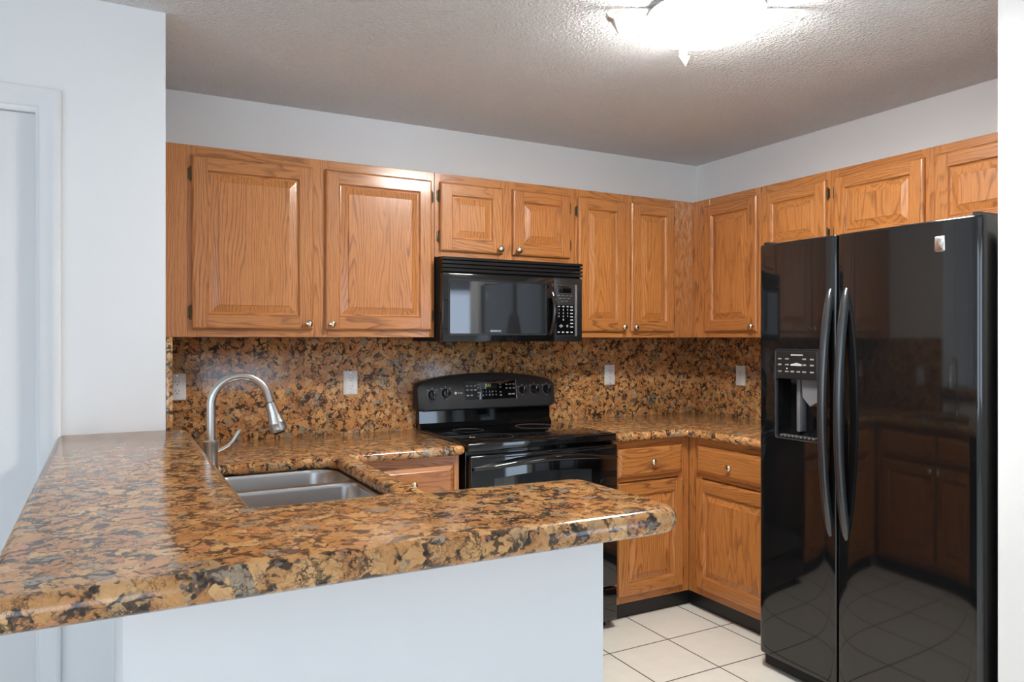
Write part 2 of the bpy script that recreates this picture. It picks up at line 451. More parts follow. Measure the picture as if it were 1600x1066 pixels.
winframe('door_2', BK, .45, 1.45, 0, 2.05, 6.95, 7.05, [])
struct('trim_3', MB(BK).box(1.47, 1.72, 0, 2.1, 6.94, 6.999, 0), BEIGE, None)
mb = MB(BK)
for k in range(14): mb.box(1.74+.11*k, 1.74+.11*k+.10, .02, 2.15, 6.95, 6.97)
struct('trim_4', mb, GRAYW, None)

# ------------------------------------------------------------------ cabinet hardware and doors
mb = MB(); mb.lathe([(.0, 0), (.0075, 0), (.0062, .003), (.005, .009), (.0055, .012), (.012, .015), (.0155, .019), (.0155, .022), (.0125, .026), (.007, .0285), (0.0001, .029)], n=20)
o = obj('knob', mb, KNOBM); KNOB_ME = o.data
off = Vector((0, 0, .0145))
for v in KNOB_ME.vertices: v.co += off
bpy.data.objects.remove(o)
def knob(parent, F, u, v, w): return inst('knob', KNOB_ME, parent, F(u, v, w), F.rot)
def hinge(parent, F, u, v, w, side):
    # side = -1: frame leaf to the left of the door edge
    mb = MB(F); a, b = sorted((u, u+side*.013))
    mb.box(a, b, v-.022, v+.022, w-.0185, w-.0160, 0, .0006)
    mb.tube([(u+side*.0035, v-.024, w-.013), (u+side*.0035, v+.024, w-.013)], .0042, 10)
    for e in (-.0265, .0265): mb.lathe([(.0001, -.003), (.003, -.0025), (.0038, 0), (.003, .0025), (.0001, .003)], (u+side*.0035, v+e, w-.013), 'v', 8)
    return obj('hinge', mb, HINGEM, parent)
DT = .019
PROFILE = [(.057, DT), (.0585, DT-.0015), (.0605, DT-.0065), (.0640, DT-.0095), (.0690, DT-.0100), (.0715, DT-.0095), (.098, DT-.0025), (.0988, DT-.0002), (.1005, DT)]
def raised_door(name, F, u0, u1, v0, v1, w, parent, prof=PROFILE):
    mb = MB(F); s = prof[0][0]
    R = lambda i, h: [(u0+i, v0+i, w+h), (u1-i, v0+i, w+h), (u1-i, v1-i, w+h), (u0+i, v1-i, w+h)]
    edge = [(0, 0), (0, .011), (.002, .015), (.006, .018), (.009, DT)]
    for (i0, h0), (i1, h1) in zip(edge, edge[1:]):
        a, b = R(i0, h0), R(i1, h1)
        for k in range(4):
            j = (k+1) % 4
            mb.add([a[k], a[j], b[j], b[k]], [[0, 1, 2, 3]], 1 if k in (0, 2) else 0)
    mb.add(R(0, 0), [[3, 2, 1, 0]], 0)
    e = .009; z = w+DT
    q = lambda a, b, c, d, m: mb.add([(a, c, z), (b, c, z), (b, d, z), (a, d, z)], [[0, 1, 2, 3]], m)
    q(u0+e, u0+s, v0+e, v1-e, 0); q(u1-s, u1-e, v0+e, v1-e, 0)
    q(u0+s, u1-s, v0+e, v0+s, 1); q(u0+s, u1-s, v1-s, v1-e, 1)
    for n, ((i0, h0), (i1, h1)) in enumerate(zip(prof, prof[1:])):
        a, b = R(i0, h0), R(i1, h1)
        for k in range(4):
            j = (k+1) % 4
            mb.add([a[k], a[j], b[j], b[k]], [[0, 1, 2, 3]], 2 if n >= 4 else (1 if k in (0, 2) else 0))
    mb.add(R(*prof[-1]), [[0, 1, 2, 3]], 2)
    # butt joint lines between stiles and rails
    for x in (u0+s, u1-s):
        for (a, b) in ((v0+e, v0+s), (v1-s, v1-e)):
            mb.box(x-.0005, x+.0005, a, b, z-.001, z+.00012, 3)
    return obj(name, mb, [WZ, HW(F), WP, JOINT], parent, None)
JOINT = plain('joint_line', srgb(112, 58, 26), .6)
def drawer_front(F, u0, u1, v0, v1, w, parent):
    mb = MB(F)
    R = lambda i, h: [(u0+i, v0+i, w+h), (u1-i, v0+i, w+h), (u1-i, v1-i, w+h), (u0+i, v1-i, w+h)]
    mb.rings([R(0, 0), R(0, .009), R(.002, .011), R(.016, .0175), R(.0185, .019)], 0)
    return obj('drawer', mb, HW(F), parent, None)
def frame(F, u0, u1, v0, v1, w, stiles, rails, parent):
    """face frame: full height stiles at given (a,b), rails (a,b,c,d)"""
    mb = MB(F)
    for a, b in stiles: mb.box(a, b, v0, v1, w-.019, w, 0, .0007, 1)
    for a, b, c, d in rails: mb.box(a, b, c, d, w-.019, w-.0002, 1, .0007, 1)
    return obj('face_frame', mb, [WZ, HW(F)], parent, None)
def body(F, u0, u1, v0, v1, w0, w1, parent):
    return obj('cabinet_body', MB(F).box(u0, u1, v0, v1, w0, w1, 0), WZ, parent, None)

UF = .314; UZ0, UZ1 = 1.372, 2.134
UG = 'oak wall cabinets with raised panel doors'
# A: two big doors, left of the microwave
a = thing('wall_cabinet', 'widest oak wall cabinet with two large doors above the sink counter', 'cabinet', (-2.47, -.16, UZ0), UG)
body(BK, -3.048, -1.889, UZ0+.012, UZ1, .002, UF-.0195, a)
frame(BK, -3.048, -1.889, UZ0, UZ1, UF, [(-3.048, -2.942), (-2.9415, -2.905), (-2.462, -2.38), (-1.925, -1.889)],
      [(-2.905, -2.462, UZ0, UZ0+.04), (-2.38, -1.925, UZ0, UZ0+.04), (-2.905, -2.462, UZ1-.05, UZ1), (-2.38, -1.925, UZ1-.05, UZ1)], a)
d = raised_door('door', BK, -2.926, -2.449, 1.403, 2.094, UF, a); knob(d, BK, -2.472, 1.428, UF+DT)
for z in (1.47, 2.02): hinge(d, BK, -2.926, z, UF+DT, -1)
d = raised_door('door', BK, -2.396, -1.906, 1.403, 2.094, UF, a); knob(d, BK, -2.374, 1.428, UF+DT)
for z in (1.47, 2.02): hinge(d, BK, -1.906, z, UF+DT, 1)
# B: short pair above the microwave
BZ = 1.745
a = thing('wall_cabinet', 'short oak wall cabinet with two small doors directly above the microwave', 'cabinet', (-1.5, -.16, BZ), UG)
body(BK, -1.887, -1.115, BZ+.012, UZ1, .002, UF-.0195, a)
frame(BK, -1.887, -1.115, BZ, UZ1, UF, [(-1.887, -1.85), (-1.55, -1.46), (-1.152, -1.115)],
      [(-1.85, -1.55, BZ, BZ+.04), (-1.46, -1.152, BZ, BZ+.04), (-1.85, -1.55, UZ1-.05, UZ1), (-1.46, -1.152, UZ1-.05, UZ1)], a)
d = raised_door('door', BK, -1.864, -1.535, 1.773, 2.094, UF, a); knob(d, BK, -1.556, 1.797, UF+DT)
for z in (1.84, 2.03): hinge(d, BK, -1.864, z, UF+DT, -1)
d = raised_door('door', BK, -1.481, -1.147, 1.773, 2.094, UF, a); knob(d, BK, -1.455, 1.797, UF+DT)
for z in (1.84, 2.03): hinge(d, BK, -1.147, z, UF+DT, 1)
# C: pair right of the microwave, with the blind stile to the corner
a = thing('wall_cabinet', 'oak wall cabinet right of the microwave, two narrow doors and a plain corner panel', 'cabinet', (-.7, -.16, UZ0), UG)
body(BK, -1.113, -.003, UZ0+.012, UZ1, .002, UF-.0195, a)
frame(BK, -1.113, -.335, UZ0, UZ1, UF, [(-1.113, -1.08), (-.815, -.735), (-.475, -.4555)],
      [(-1.08, -.815, UZ0, UZ0+.04), (-.735, -.475, UZ0, UZ0+.04), (-1.08, -.815, UZ1-.05, UZ1), (-.735, -.475, UZ1-.05, UZ1)], a)
d = raised_door('door', BK, -1.098, -.795, 1.403, 2.094, UF, a); knob(d, BK, -.816, 1.428, UF+DT)
for z in (2.02,): hinge(d, BK, -1.098, z, UF+DT, -1)
d = raised_door('door', BK, -.760, -.462, 1.403, 2.094, UF, a); knob(d, BK, -.738, 1.428, UF+DT)
for z in (1.47, 2.02): hinge(d, BK, -.462, z, UF+DT, 1)
obj('corner_panel', MB(BK).box(-.455, -.3145, UZ0, UZ1, UF-.019, UF, 0, .0007, 1), WORN, a, None, label='worn oak corner panel with rubbed pale varnish')
# D: tall single door on the right wall
a = thing('wall_cabinet', 'oak wall cabinet with one tall door on the right wall, beside the corner', 'cabinet', (-.16, -.56, UZ0), UG)
body(RT, UF+.002, .806, UZ0+.012, UZ1, .002, UF-.0195, a)
frame(RT, UF, .806, UZ0, UZ1, UF, [(UF+.001, .445), (.775, .806)], [(.445, .775, UZ0, UZ0+.04), (.445, .775, UZ1-.05, UZ1)], a)
d = raised_door('door', RT, .415, .795, 1.403, 2.094, UF, a); knob(d, RT, .772, 1.428, UF+DT)
# E, F above the refrigerator
FZ = 1.768
a = thing('wall_cabinet', 'oak cabinet above the left half of the refrigerator, one short door', 'cabinet', (-.16, -1.02, FZ), UG)
body(RT, .808, 1.224, FZ+.012, UZ1, .002, UF-.0195, a)
frame(RT, .808, 1.224, FZ, UZ1, UF, [(.808, .85), (1.19, 1.224)], [(.85, 1.19, FZ, FZ+.04), (.85, 1.19, UZ1-.05, UZ1)], a)
d = raised_door('door', RT, .832, 1.207, 1.785, 2.094, UF, a); knob(d, RT, .855, 1.806, UF+DT)
for z in (1.845, 2.03): hinge(d, RT, 1.207, z, UF+DT, 1)
a = thing('wall_cabinet', 'oak cabinet above the right part of the refrigerator, two wide short doors', 'cabinet', (-.16, -1.72, FZ), UG)
body(RT, 1.226, 2.216, FZ+.012, UZ1, .002, UF-.0195, a)
frame(RT, 1.226, 2.216, FZ, UZ1, UF, [(1.226, 1.27), (1.655, 1.735), (2.18, 2.216)],
      [(1.27, 1.655, FZ, FZ+.04), (1.735, 2.18, FZ, FZ+.04), (1.27, 1.655, UZ1-.05, UZ1), (1.735, 2.18, UZ1-.05, UZ1)], a)
d = raised_door('door', RT, 1.249, 1.673, 1.785, 2.098, UF, a); knob(d, RT, 1.65, 1.806, UF+DT)
for z in (1.845, 2.03): hinge(d, RT, 1.249, z, UF+DT, -1)
d = raised_door('door', RT, 1.715, 2.19, 1.785, 2.098, UF, a); knob(d, RT, 1.74, 1.806, UF+DT)

# base cabinets
BF = .625; CZ0, CZ1 = .874, .914; TK = .575
BG = 'oak base cabinets under the granite counters'
def base_box(F, u0, u1, parent, stiles, dr, do, tk=True, w0=.002):
    body(F, u0, u1, .09, CZ0-.001, w0, BF-.0195 if w0 >= 0 else BF-.0195, parent)
    rl = []
    for (a, b) in zip(stiles, stiles[1:]):
        rl += [(a[1], b[0], CZ0-.045, CZ0-.001), (a[1], b[0], .675, .705), (a[1], b[0], .09, .135)]
    frame(F, u0, u1, .09, CZ0-.001, BF, stiles, rl, parent)
    if tk: obj('toe_kick', MB(F).box(*(tk if tk is not True else (u0, u1)), .0005, .0895, w0+.001, TK, 0), BLACKS, parent, None)
g = thing('base_cabinet', 'oak base cabinet right of the range with one drawer over one door', 'cabinet', (-.84, -.3, 0), BG)
base_box(BK, -1.095, -.626, g, [(-1.095, -1.060), (-.695, -.626)], 0, 0, (-1.095, -.5755))
dr = drawer_front(BK, -1.077, -.680, .696, .834, BF, g); knob(dr, BK, -.876, .764, BF+DT)
d = raised_door('door', BK, -1.077, -.675, .128, .668, BF, g)
for z in (.19, .60): hinge(d, BK, -.675, z, BF+DT, 1)
g = thing('base_cabinet', 'oak base cabinet on the right wall beside the refrigerator, drawer over door', 'cabinet', (-.3, -.9, 0), BG)
base_box(RT, BF+.001, 1.235, g, [(BF+.001, .72), (1.20, 1.235)], 0, 0, (.5758, 1.235))
dr = drawer_front(RT, .695, 1.215, .696, .834, BF, g); knob(dr, RT, .932, .757, BF+DT)
d = raised_door('door', RT, .690, 1.215, .128, .668, BF, g); knob(d, RT, 1.19, .64, BF+DT)
for z in (.19, .60): hinge(d, RT, .690, z, BF+DT, -1)
g = thing('base_cabinet', 'oak base cabinet left of the range, its pale drawer showing past the sink', 'cabinet', (-2.15, -.3, 0), BG)
base_box(BK, -2.423, -1.905, g, [(-2.423, -2.30), (-1.928, -1.905)], 0, 0)
dr = drawer_front(BK, -2.318, -1.934, .690, .832, BF, g); knob(dr, BK, -2.121, .766, BF+DT)
d = raised_door('door', BK, -2.318, -1.934, .128, .668, BF, g); knob(d, BK, -1.96, .64, BF+DT)

# sink base facing the refrigerator (seen in its reflection) : local w measured from x=-3.05
class SH(FR): pass
LS = FR(lambda u, v, w: (XL+w, u, v), (0, PI/2, 0), 'y')
g = thing('base_cabinet', 'oak sink base cabinet under the sink, double doors mirrored in the refrigerator', 'cabinet', (-2.74, -1.1, 0), BG)
for nm, q in (('side_panel', (-1.555, -1.537, .09, .872, .002, BF-.0195)), ('side_panel', (-.664, -.646, .09, .872, .002, BF-.0195)), ('bottom_panel', (-1.5365, -.6645, .09, .108, .002, BF-.0195)), ('back_panel', (-1.5365, -.6645, .1085, .60, .002, .010))):
    obj(nm, MB(LS).box(*q), WZ, g, None)
frame(LS, -1.555, -.646, .09, .873, BF, [(-1.555, -1.515), (-.70, -.646)], [(-1.515, -.70, .829, .873), (-1.515, -.70, .675, .705), (-1.515, -.70, .09, .135)], g)
obj('toe_kick', MB(LS).box(-1.555, -.646, .0005, .0895, .003, TK), BLACKS, g, None)
for (q0, q1, kx) in ((-1.53, -1.118, -1.142), (-1.104, -.692, -1.08)):
    f = drawer_front(LS, q0, q1, .696, .834, BF, g); f.name = 'false_drawer'
    d = raised_door('door', LS, q0, q1, .128, .668, BF, g); knob(d, LS, kx, .64, BF+DT)
# dishwasher
g = thing('dishwasher', 'black dishwasher beside the sink cabinet, behind the half wall', 'dishwasher', (-2.74, -1.86, 0))
obj('body', MB(LS).box(-2.168, -1.56, .09, .872, .003, BF-.03), BLACKM, g)
obj('door', MB(LS).box(-2.166, -1.562, .11, .745, BF-.03, BF+.01, 0, .004), BLACK, g)
obj('control_panel', MB(LS).box(-2.166, -1.562, .75, .868, BF-.03, BF+.015, 0, .005), BLACKS, g)
obj('toe_kick', MB(LS).box(-2.166, -1.562, .001, .105, BF-.12, BF-.05), BLACKM, g)

# ------------------------------------------------------------------ granite
CF = .665; bv = .0185
L = round_poly([(-3.028, -.022-bv+.0185), (-1.884-.004, -.022), (-1.884-.004, -CF+bv), (-2.385-bv, -CF+bv), (-2.385-bv, -2.18), (-3.028, -2.18)], [0, 0, .012, 0, 0, 0])
# the bevel grows the outline, so pull the wall sides in by the same amount
ins = lambda x0, x1, y0, y1: None
out = [(-3.028+bv, -.022-bv), (-1.886-bv, -.022-bv), (-1.886-bv, -CF+bv), (-2.385-bv, -CF+bv), (-2.385-bv, -2.183+bv), (-3.028+bv, -2.183+bv)]
out = round_poly(out, [0, 0, .012, .002, 0, 0])
hb = .0185
SX0, SX1, SY0, SY1 = -2.905, -2.468, -1.432, -.70
hole = rrect(SX0-hb, SX1+hb, SY0-hb, SY1+hb, [.095, .07, .07, .095], 8)
o = slab('countertop', [out, hole], CZ0, CZ1, bv, GRAN)
tag(o, 'speckled brown granite counter around the sink, left of the range', 'countertop')
out = [(-1.098+bv, -.022-bv), (-.022-bv, -.022-bv), (-.022-bv, -1.262+bv), (-.668+bv, -1.262+bv), (-.668+bv, -CF+bv), (-1.098+bv, -CF+bv)]
out = [(-1.098+bv, -.022-bv), (-.022-bv, -.022-bv), (-.022-bv, -1.262+bv), (-.668+bv, -1.262+bv), (-.668+bv, -CF-.03), (-.668-.03, -CF+bv), (-1.098+bv, -CF+bv)]
o = slab('countertop', [out], CZ0, CZ1, bv, GRAN)
tag(o, 'speckled brown granite corner counter between the range and the refrigerator', 'countertop')
bb = .021; BZ0, BZ1 = 1.022, 1.067
def barpoly():
    p = [(-3.357, -.818), (-2.982, -.818), (-2.982, -2.130), (-2.312, -2.172), (-2.312, -2.505), (-3.357, -2.505)]
    q = [(-3.357+bb, -.818-bb), (-2.982-bb, -.818-bb), (-2.990-bb, -2.122-bb), (-2.320-bb, -2.166-bb), (-2.312-bb, -2.505+bb), (-3.357+bb, -2.490+bb)]
    return round_poly(q, [0, .018, 0, .02, .035, 0], 8)
o = slab('bar_top', [barpoly()], BZ0, BZ1, bb, GRAN)
tag(o, 'raised L-shaped granite breakfast bar top with rounded edge on the white half wall', 'countertop')
BSP = 'polished granite backsplash panels'
o = obj('backsplash_panel', MB(BK).box(-3.048, -.001, CZ1-.0355, UZ0-.001, .001, .021, 0, .0015), GRAN); tag(o, 'long granite backsplash on the back wall behind the range and faucet', 'backsplash')
o = obj('backsplash_panel', MB().box(-.021, -.001, -1.262, -.0215, CZ1-.0355, UZ0-.001, 0, .0015), GRAN); tag(o, 'granite backsplash on the right wall beside the refrigerator', 'backsplash')
o = obj('backsplash_panel', MB().box(XL+.001, XL+.021, YD-.001, -.0215, CZ1-.0355, UZ0-.001, 0, .0015), GRAN); tag(o, 'narrow granite backsplash edge at the end of the left white wall', 'backsplash')

# ------------------------------------------------------------------ outlets
OG = 'white wall plates on the granite backsplash'
def outlet(F, u, v, w, label, switch=False):
    r = thing('light_switch' if switch else 'wall_outlet', label, 'light switch' if switch else 'outlet', F(u, v, w), OG)
    mb = MB(F); pl = lambda i, h: [(a, b, w+h) for a, b in rrect(u-.035+i, u+.035-i, v-.0575+i, v+.0575-i, .005-i*.5, 3)]
    mb.rings([pl(0, 0), pl(0, .003), pl(.0015, .0052), pl(.003, .006)]); obj('cover_plate', mb, WHITEP, r)
    mb = MB(F); pl = lambda i, h: [(a, b, w+h) for a, b in rrect(u-.0165+i, u+.0165-i, v-.0335+i, v+.0335-i, .002, 2)]
    mb.rings([pl(0, .005), pl(0, .0075), pl(.001, .0082)]); fc = obj('rocker' if switch else 'receptacle', mb, WHITEP, r)
    for s in (-.048, .048): obj('screw', MB(F).lathe([(.0001, .0055), (.003, .0055), (.0028, .0068), (.0001, .0070)], (u, v+s, w), 'w', 10), SILV, r)
    if not switch:
        for s in (-.0185, .0185):
            mb = MB(F)
            mb.box(u-.0075, u-.0055, v+s-.001, v+s+.008, w+.008, w+.0085); mb.box(u+.0055, u+.0075, v+s-.001, v+s+.0065, w+.008, w+.0085)
            mb.lathe([(.0001, .0080), (.0026, .0080), (.0026, .0085), (.0001, .0085)], (u, v+s-.0085, w), 'w', 10)
            obj('socket_slots', mb, SLOTM, fc)
    return r
outlet(BK, -2.199, 1.155, .021, 'white outlet on the granite between the faucet and the range')
outlet(BK, -.680, 1.158, .021, 'white outlet on the granite just right of the range')
outlet(RT, .389, 1.153, .021, 'white outlet on the right wall granite near the refrigerator')
outlet(BK, -2.955, 1.158, .021, 'white outlet half hidden by the white wall end at left')
outlet(FR(lambda u, v, w: (XL+w, u, v), (0, PI/2, 0), 'y'), -.62, 1.125, .021, 'white switch plate seen edge-on at the left wall end', True)

# ------------------------------------------------------------------ sink and faucet
g = thing('sink', 'double bowl stainless steel undermount sink in the left granite counter', 'sink', (-2.69, -1.07, .68))
def bowl(x0, x1, y0, y1, rads, depth, name):
    zt = .872; mb = MB()
    rs = []
    for i, z, rr in ((-.0, zt, 1), (.003, zt-.004, 1), (.005, zt-.012, 1), (.011, zt-depth+.05, .95), (.016, zt-depth+.025, .95), (.030, zt-depth+.008, .8), (.055, zt-depth, .6)):
        rs.append([(a, b, z) for a, b in rrect(x0+i, x1-i, y0+i, y1-i, [max(q*rr-.0*i, .01) for q in rads], 8)])
    mb.rings(rs, 0, False, True)
    # outer skin so the bowl has thickness
    rs2 = [[(a, b, z) for a, b in rrect(x0-.0015+i, x1+.0015-i, y0-.0015+i, y1+.0015-i, rads, 8)] for i, z in ((0, zt), (.011, zt-depth+.03), (.04, zt-depth-.002))]
    mb.rings(rs2, 0, False, True)
    o = obj(name, mb, SINKM, g, 60)
    cx, cy = (x0+x1)/2, (y0+y1)/2
    mb = MB(); mb.lathe([(.0001, .004), (.015, .003), (.03, .001), (.040, .0035), (.045, .004), (.047, .0012), (.047, .0002), (.0001, .0002)], (cx, cy, zt-depth), 'w', 28)
    obj('drain', mb, STEEL, o)
bowl(SX0+.004, SX1-.002, -.984, SY1-.003, [.085, .06, .05, .05], .165, 'bowl')
bowl(SX0+.004, SX1-.002, SY1-.732, -1.008, [.05, .05, .06, .085], .195, 'bowl')
# rim flange under the stone, with the divider between the bowls
o = slab('rim', [rrect(SX0-.018, SX1+.018, SY0-.018, SY1+.018, .1, 8),
      rrect(SX0+.004, SX1-.002, -.984, SY1-.003, [.085, .06, .05, .05], 8)[::-1],
      rrect(SX0+.004, SX1-.002, SY1-.732, -1.008, [.05, .05, .06, .085], 8)[::-1]], .8702, .8732, .0005, SINKM, g)

FX, FY = -2.938, -1.06
g = thing('faucet', 'brushed nickel gooseneck pull-down faucet beside the sink', 'faucet', (FX, FY, CZ1))
obj('faucet_body', MB().lathe([(.031, 0), (.031, .005), (.028, .009), (.0235, .03), (.0205, .06), (.0200, .09), (.0215, .115), (.0235, .128), (.0245, .133), (.0245, .137), (.022, .139)], (FX, FY, CZ1), 'w', 32), STEEL, g)
pts = [(FX, FY, z) for z in (1.05, 1.09, 1.13, 1.165)]
Rg = .086; zc = 1.162; ang0 = 160
for k in range(1, 25):
    t = math.radians(ang0*k/24); pts.append((FX+Rg-Rg*math.cos(t), FY, zc+Rg*math.sin(t)))
dx, dz = math.sin(math.radians(ang0)), math.cos(math.radians(ang0))
# direction at the end of the arc
e0 = Vector(pts[-1]); dr = Vector((math.sin(math.radians(ang0)), 0, math.cos(math.radians(ang0)))).normalized()
dr = Vector((.28, 0, -.96)).normalized()
pts.append(tuple(e0+dr*.015)); e0 = e0+dr*.020; pts.append(tuple(e0+dr*.012))
obj('gooseneck', MB().tube(pts, .0128, 24), STEEL, g, 50)
def along(mb, p, d, prof, n=28, mat=0):
    d = d.normalized(); a = Vector((0, 1, 0)); b = d.cross(a)
    mb.rings([[tuple(p+d*h+a*(r*math.cos(2*PI*k/n))+b*(r*math.sin(2*PI*k/n))) for k in range(n)] for r, h in prof], mat)
    return mb
hp = e0+dr*.010
mb = along(MB(), hp, dr, [(.0145, 0), (.0148, .003), (.0148, .006), (.0155, .010), (.018, .035), (.022, .055), (.0255, .066), (.0262, .069), (.0255, .072), (.0275, .086), (.0280, .092), (.026, .096), (.0001, .096)])
sh = obj('spray_head', mb, STEEL, g, 50)
obj('spray_nozzle', along(MB(), hp+dr*.0962, dr, [(.019, 0), (.018, .006), (.0001, .006)]), BLACKM, sh)
obj('head_ring', along(MB(), hp-dr*.0012, dr, [(.0136, -.0012), (.0138, .0012)]), BLACKM, sh)
# side lever curving up
lp = [(FX+.018, FY, 1.020), (FX+.034, FY, 1.026), (FX+.050, FY, 1.035), (FX+.063, FY, 1.046), (FX+.073, FY, 1.061), (FX+.081, FY, 1.075), (FX+.086, FY, 1.080)]
obj('lever', MB().tube(lp, [.0055, .0048, .0048, .0055, .0062, .0066, .004], 14, 0, (1.0, 1.1)), STEEL, g, 50)

# ------------------------------------------------------------------ range
RX0, RX1 = -1.880, -1.105
g = thing('range', 'black freestanding electric range with glass cooktop between oak base cabinets', 'stove', (-1.49, -.34, 0))
mb = MB(BK)
mb.box(RX0+.004, RX1-.004, .035, .885, .025, .628, 0, .004)
obj('body', mb, BLACK, g)
for u in (RX0+.04, RX1-.04):
    for wv in (.08, .60): obj('foot', MB(BK).lathe([(.016, .0005), (.016, .008), (.009, .010), (.009, .036)], (u, 0, wv), 'v', 14), BLACKM, g)
# cooktop: glass in a raised black rim
mb = MB(BK)
mb.box(RX0, RX1, .884, .919, .085, .662, 0, .006, 3)
ct = obj('cooktop', mb, BLACK, g)
obj('glass_surface', MB(BK).box(RX0+.012, RX1-.012, .9185, .9215, .10, .640, 0, .0012), BLACKG, ct)
for (cu, cw, r) in ((RX0+.20, .24, .075), (RX0+.20, .49, .1), (RX1-.20, .24, .1), (RX1-.20, .49, .075)):
    mb = MB(BK); n = 40
    ring = lambda rr, h: [(cu+rr*math.cos(2*PI*k/n), .9216+h, cw+rr*math.sin(2*PI*k/n)) for k in range(n)]
    mb.rings([ring(r, 0), ring(r, .0002), ring(r-.002, .0002), ring(r-.002, 0)], 0, False, False); obj('burner_ring', mb, GRAYP, ct)
# oven door
mb = MB(BK)
mb.box(RX0+.004, RX1-.004, .205, .868, .630, .676, 0, .007, 3)
od = obj('oven_door', mb, BLACK, g)
mb = MB(BK); n = 20
wtop = [(-1.762+(.504)*k/n, .765+.012*math.sin(PI*k/n)) for k in range(n+1)]
mb.prism([(-1.762, .36), (-1.258, .36)]+wtop[::-1], .675, .6772); obj('oven_window', mb, WINGL, od)
mb = MB(BK); pts = []; rad = []
for k in range(31):
    t = k/30; s = math.sin(PI*t)
    pts.append((RX0+.018+(RX1-RX0-.036)*t, .812+.030*s**1.2, .683+.042*s**.7)); rad.append(.010+.010*s)
mb.tube(pts, rad, 16, 0, (1.0, .8)); obj('door_handle', mb, BLACK, od, 60)
obj('vent_slot', MB(BK).box(RX0+.03, RX1-.03, .852, .857, .6745, .6766), BLACKM, od)
dw = obj('drawer', MB(BK).box(RX0+.004, RX1-.004, .045, .198, .630, .672, 0, .006, 3), BLACK, g)
obj('drawer_grip', MB(BK).box(RX0+.15, RX1-.15, .180, .192, .668, .680, 0, .004), BLACK, dw)
# backguard: lower riser, overhanging control panel with an arched top
mb = MB(BK)
pr = [(.070, .915), (.092, .915), (.094, .922), (.088, .930), (.076, .945), (.072, 1.012), (.030, 1.012), (.030, .915)]
mb.rings([[(u, b, a) for a, b in pr] for u in (RX0+.012, RX1-.012)])
bgd = obj('backguard', mb, BLACK, g)
mb = MB(BK); n = 28
def ptop(t):   # arched top edge with rounded shoulders
    return 1.142+.046*(1-abs(2*t-1)**2.4)
NP = 28
fr, bk_ = [], []
us = [RX0-.006+(RX1-RX0+.012)*k/NP for k in range(NP+1)]
tops = [ptop(k/NP)-(0.014 if k in (0, NP) else 0) for k in range(NP+1)]
bot = lambda k: 1.006+(.012 if k in (0, NP) else .0)
front = lambda v: .112-(v-1.006)*.16       # leans back slightly
loops = []
outl = [(us[k], tops[k]) for k in range(NP+1)]+[(us[k], bot(k)) for k in range(NP, -1, -1)]
cxy = (sum(p[0] for p in outl)/len(outl), 1.09)
def shr(p, d):
    return (p[0]+(d if p[0] < cxy[0] else -d) if abs(p[0]-cxy[0]) > .36 else p[0], p[1]+(-d if p[1] > 1.09 else d))
loops = [[(a, b, .030) for a, b in outl], [(a, b, front(b)-.010) for a, b in outl],
         [(*shr(p, .003), front(p[1])-.003) for p in outl], [(*shr(p, .009), front(p[1])) for p in outl]]
mb.rings(loops)
cp = obj('control_panel', mb, DKGRAY, g, 30)
def onp(v): return front(v)+.0004
class PF(FR): pass
PAN = FR(lambda u, v, w: (u, -(front(v)+w), v), (PI/2, 0, 0), 'x')
for (u, v, r) in ((-1.808, 1.088, .023), (-1.736, 1.094, .022), (-1.300, 1.096, .018), (-1.226, 1.097, .022), (-1.150, 1.096, .022)):
    mb = MB(PAN); mb.lathe([(r, .0005), (r, .006), (r*.92, .010), (r*.90, .016), (r*.82, .018), (.0001, .018)], (u, v, 0), 'w', 28)
    mb.box(u-.0045, u+.0045, v-r*.86, v+r*.86, .017, .027, 0, .002)
    k = obj('control_knob', mb, BLACK, cp)
    obj('pointer', MB(PAN).box(u-.0009, u+.0009, v+r*.25, v+r*.8, .0268, .0274), INK, k)
    mb = MB(PAN); n = 32; ring = lambda rr, h: [(u+rr*math.cos(2*PI*j/n), v+rr*math.sin(2*PI*j/n), h) for j in range(n)]
    mb.rings([ring(r+.0045, .0003), ring(r+.0045, .0006), ring(r+.0033, .0006), ring(r+.0033, .0003)], 0, False, False); obj('dial_ring', mb, INKD, cp)
    mb = MB(PAN)
    for q in (-.024, 0, .024): mb.box(u+q-.0035, u+q+.0035, v+r+.007-abs(q)*.35, v+r+.012-abs(q)*.35, .0003, .0008)
    obj('dial_marks', mb, INKD, cp)
    obj('dial_caption', MB(PAN).box(u-.006, u+.006, v-r-.010, v-r-.0075, .0003, .0008), INKD, cp)
obj('touch_panel', MB(PAN).box(-1.632, -1.338, 1.055, 1.150, .0002, .0012, 0, .0004), BLACKG, cp)
obj('clock_display', MB(PAN).box(-1.540, -1.446, 1.108, 1.142, .0012, .0020, 0, .0004), WINGL, cp)
text('clock_digits', '8:51', .020, PAN, -1.497, 1.125, .0023, GREEN, cp)
obj('divider_line', MB(PAN).box(-1.3365, -1.335, 1.050, 1.150, .0003, .0009), INK, cp)
mb = MB(PAN)
def mark(u, v, a=.009, b=.0035): obj('button', MB(PAN).box(u-a/2, u+a/2, v-b/2, v+b/2, .0011, .0019), INKD, cp)
for i in range(3):
    for j, v in enumerate((1.125, 1.105, 1.078)):
        if j == 2 and i == 2: continue
        mark(-1.617+.022*i, v, .013, .007)
for i in range(3):
    for v in (1.128, 1.108): mark(-1.392+.021*i, v, .012, .006)
for i in range(2): mark(-1.376+.022*i, 1.078, .017, .007)
for u in (-1.556, -1.429):
    for v in (1.130, 1.115, 1.090, 1.073): mark(u, v, .011, .006)
for i, dg_ in enumerate('1234567890'):
    text('key_number', dg_, .010, PAN, -1.530+.0185*(i % 5), 1.094-.018*(i//5), .0014, INK, cp)
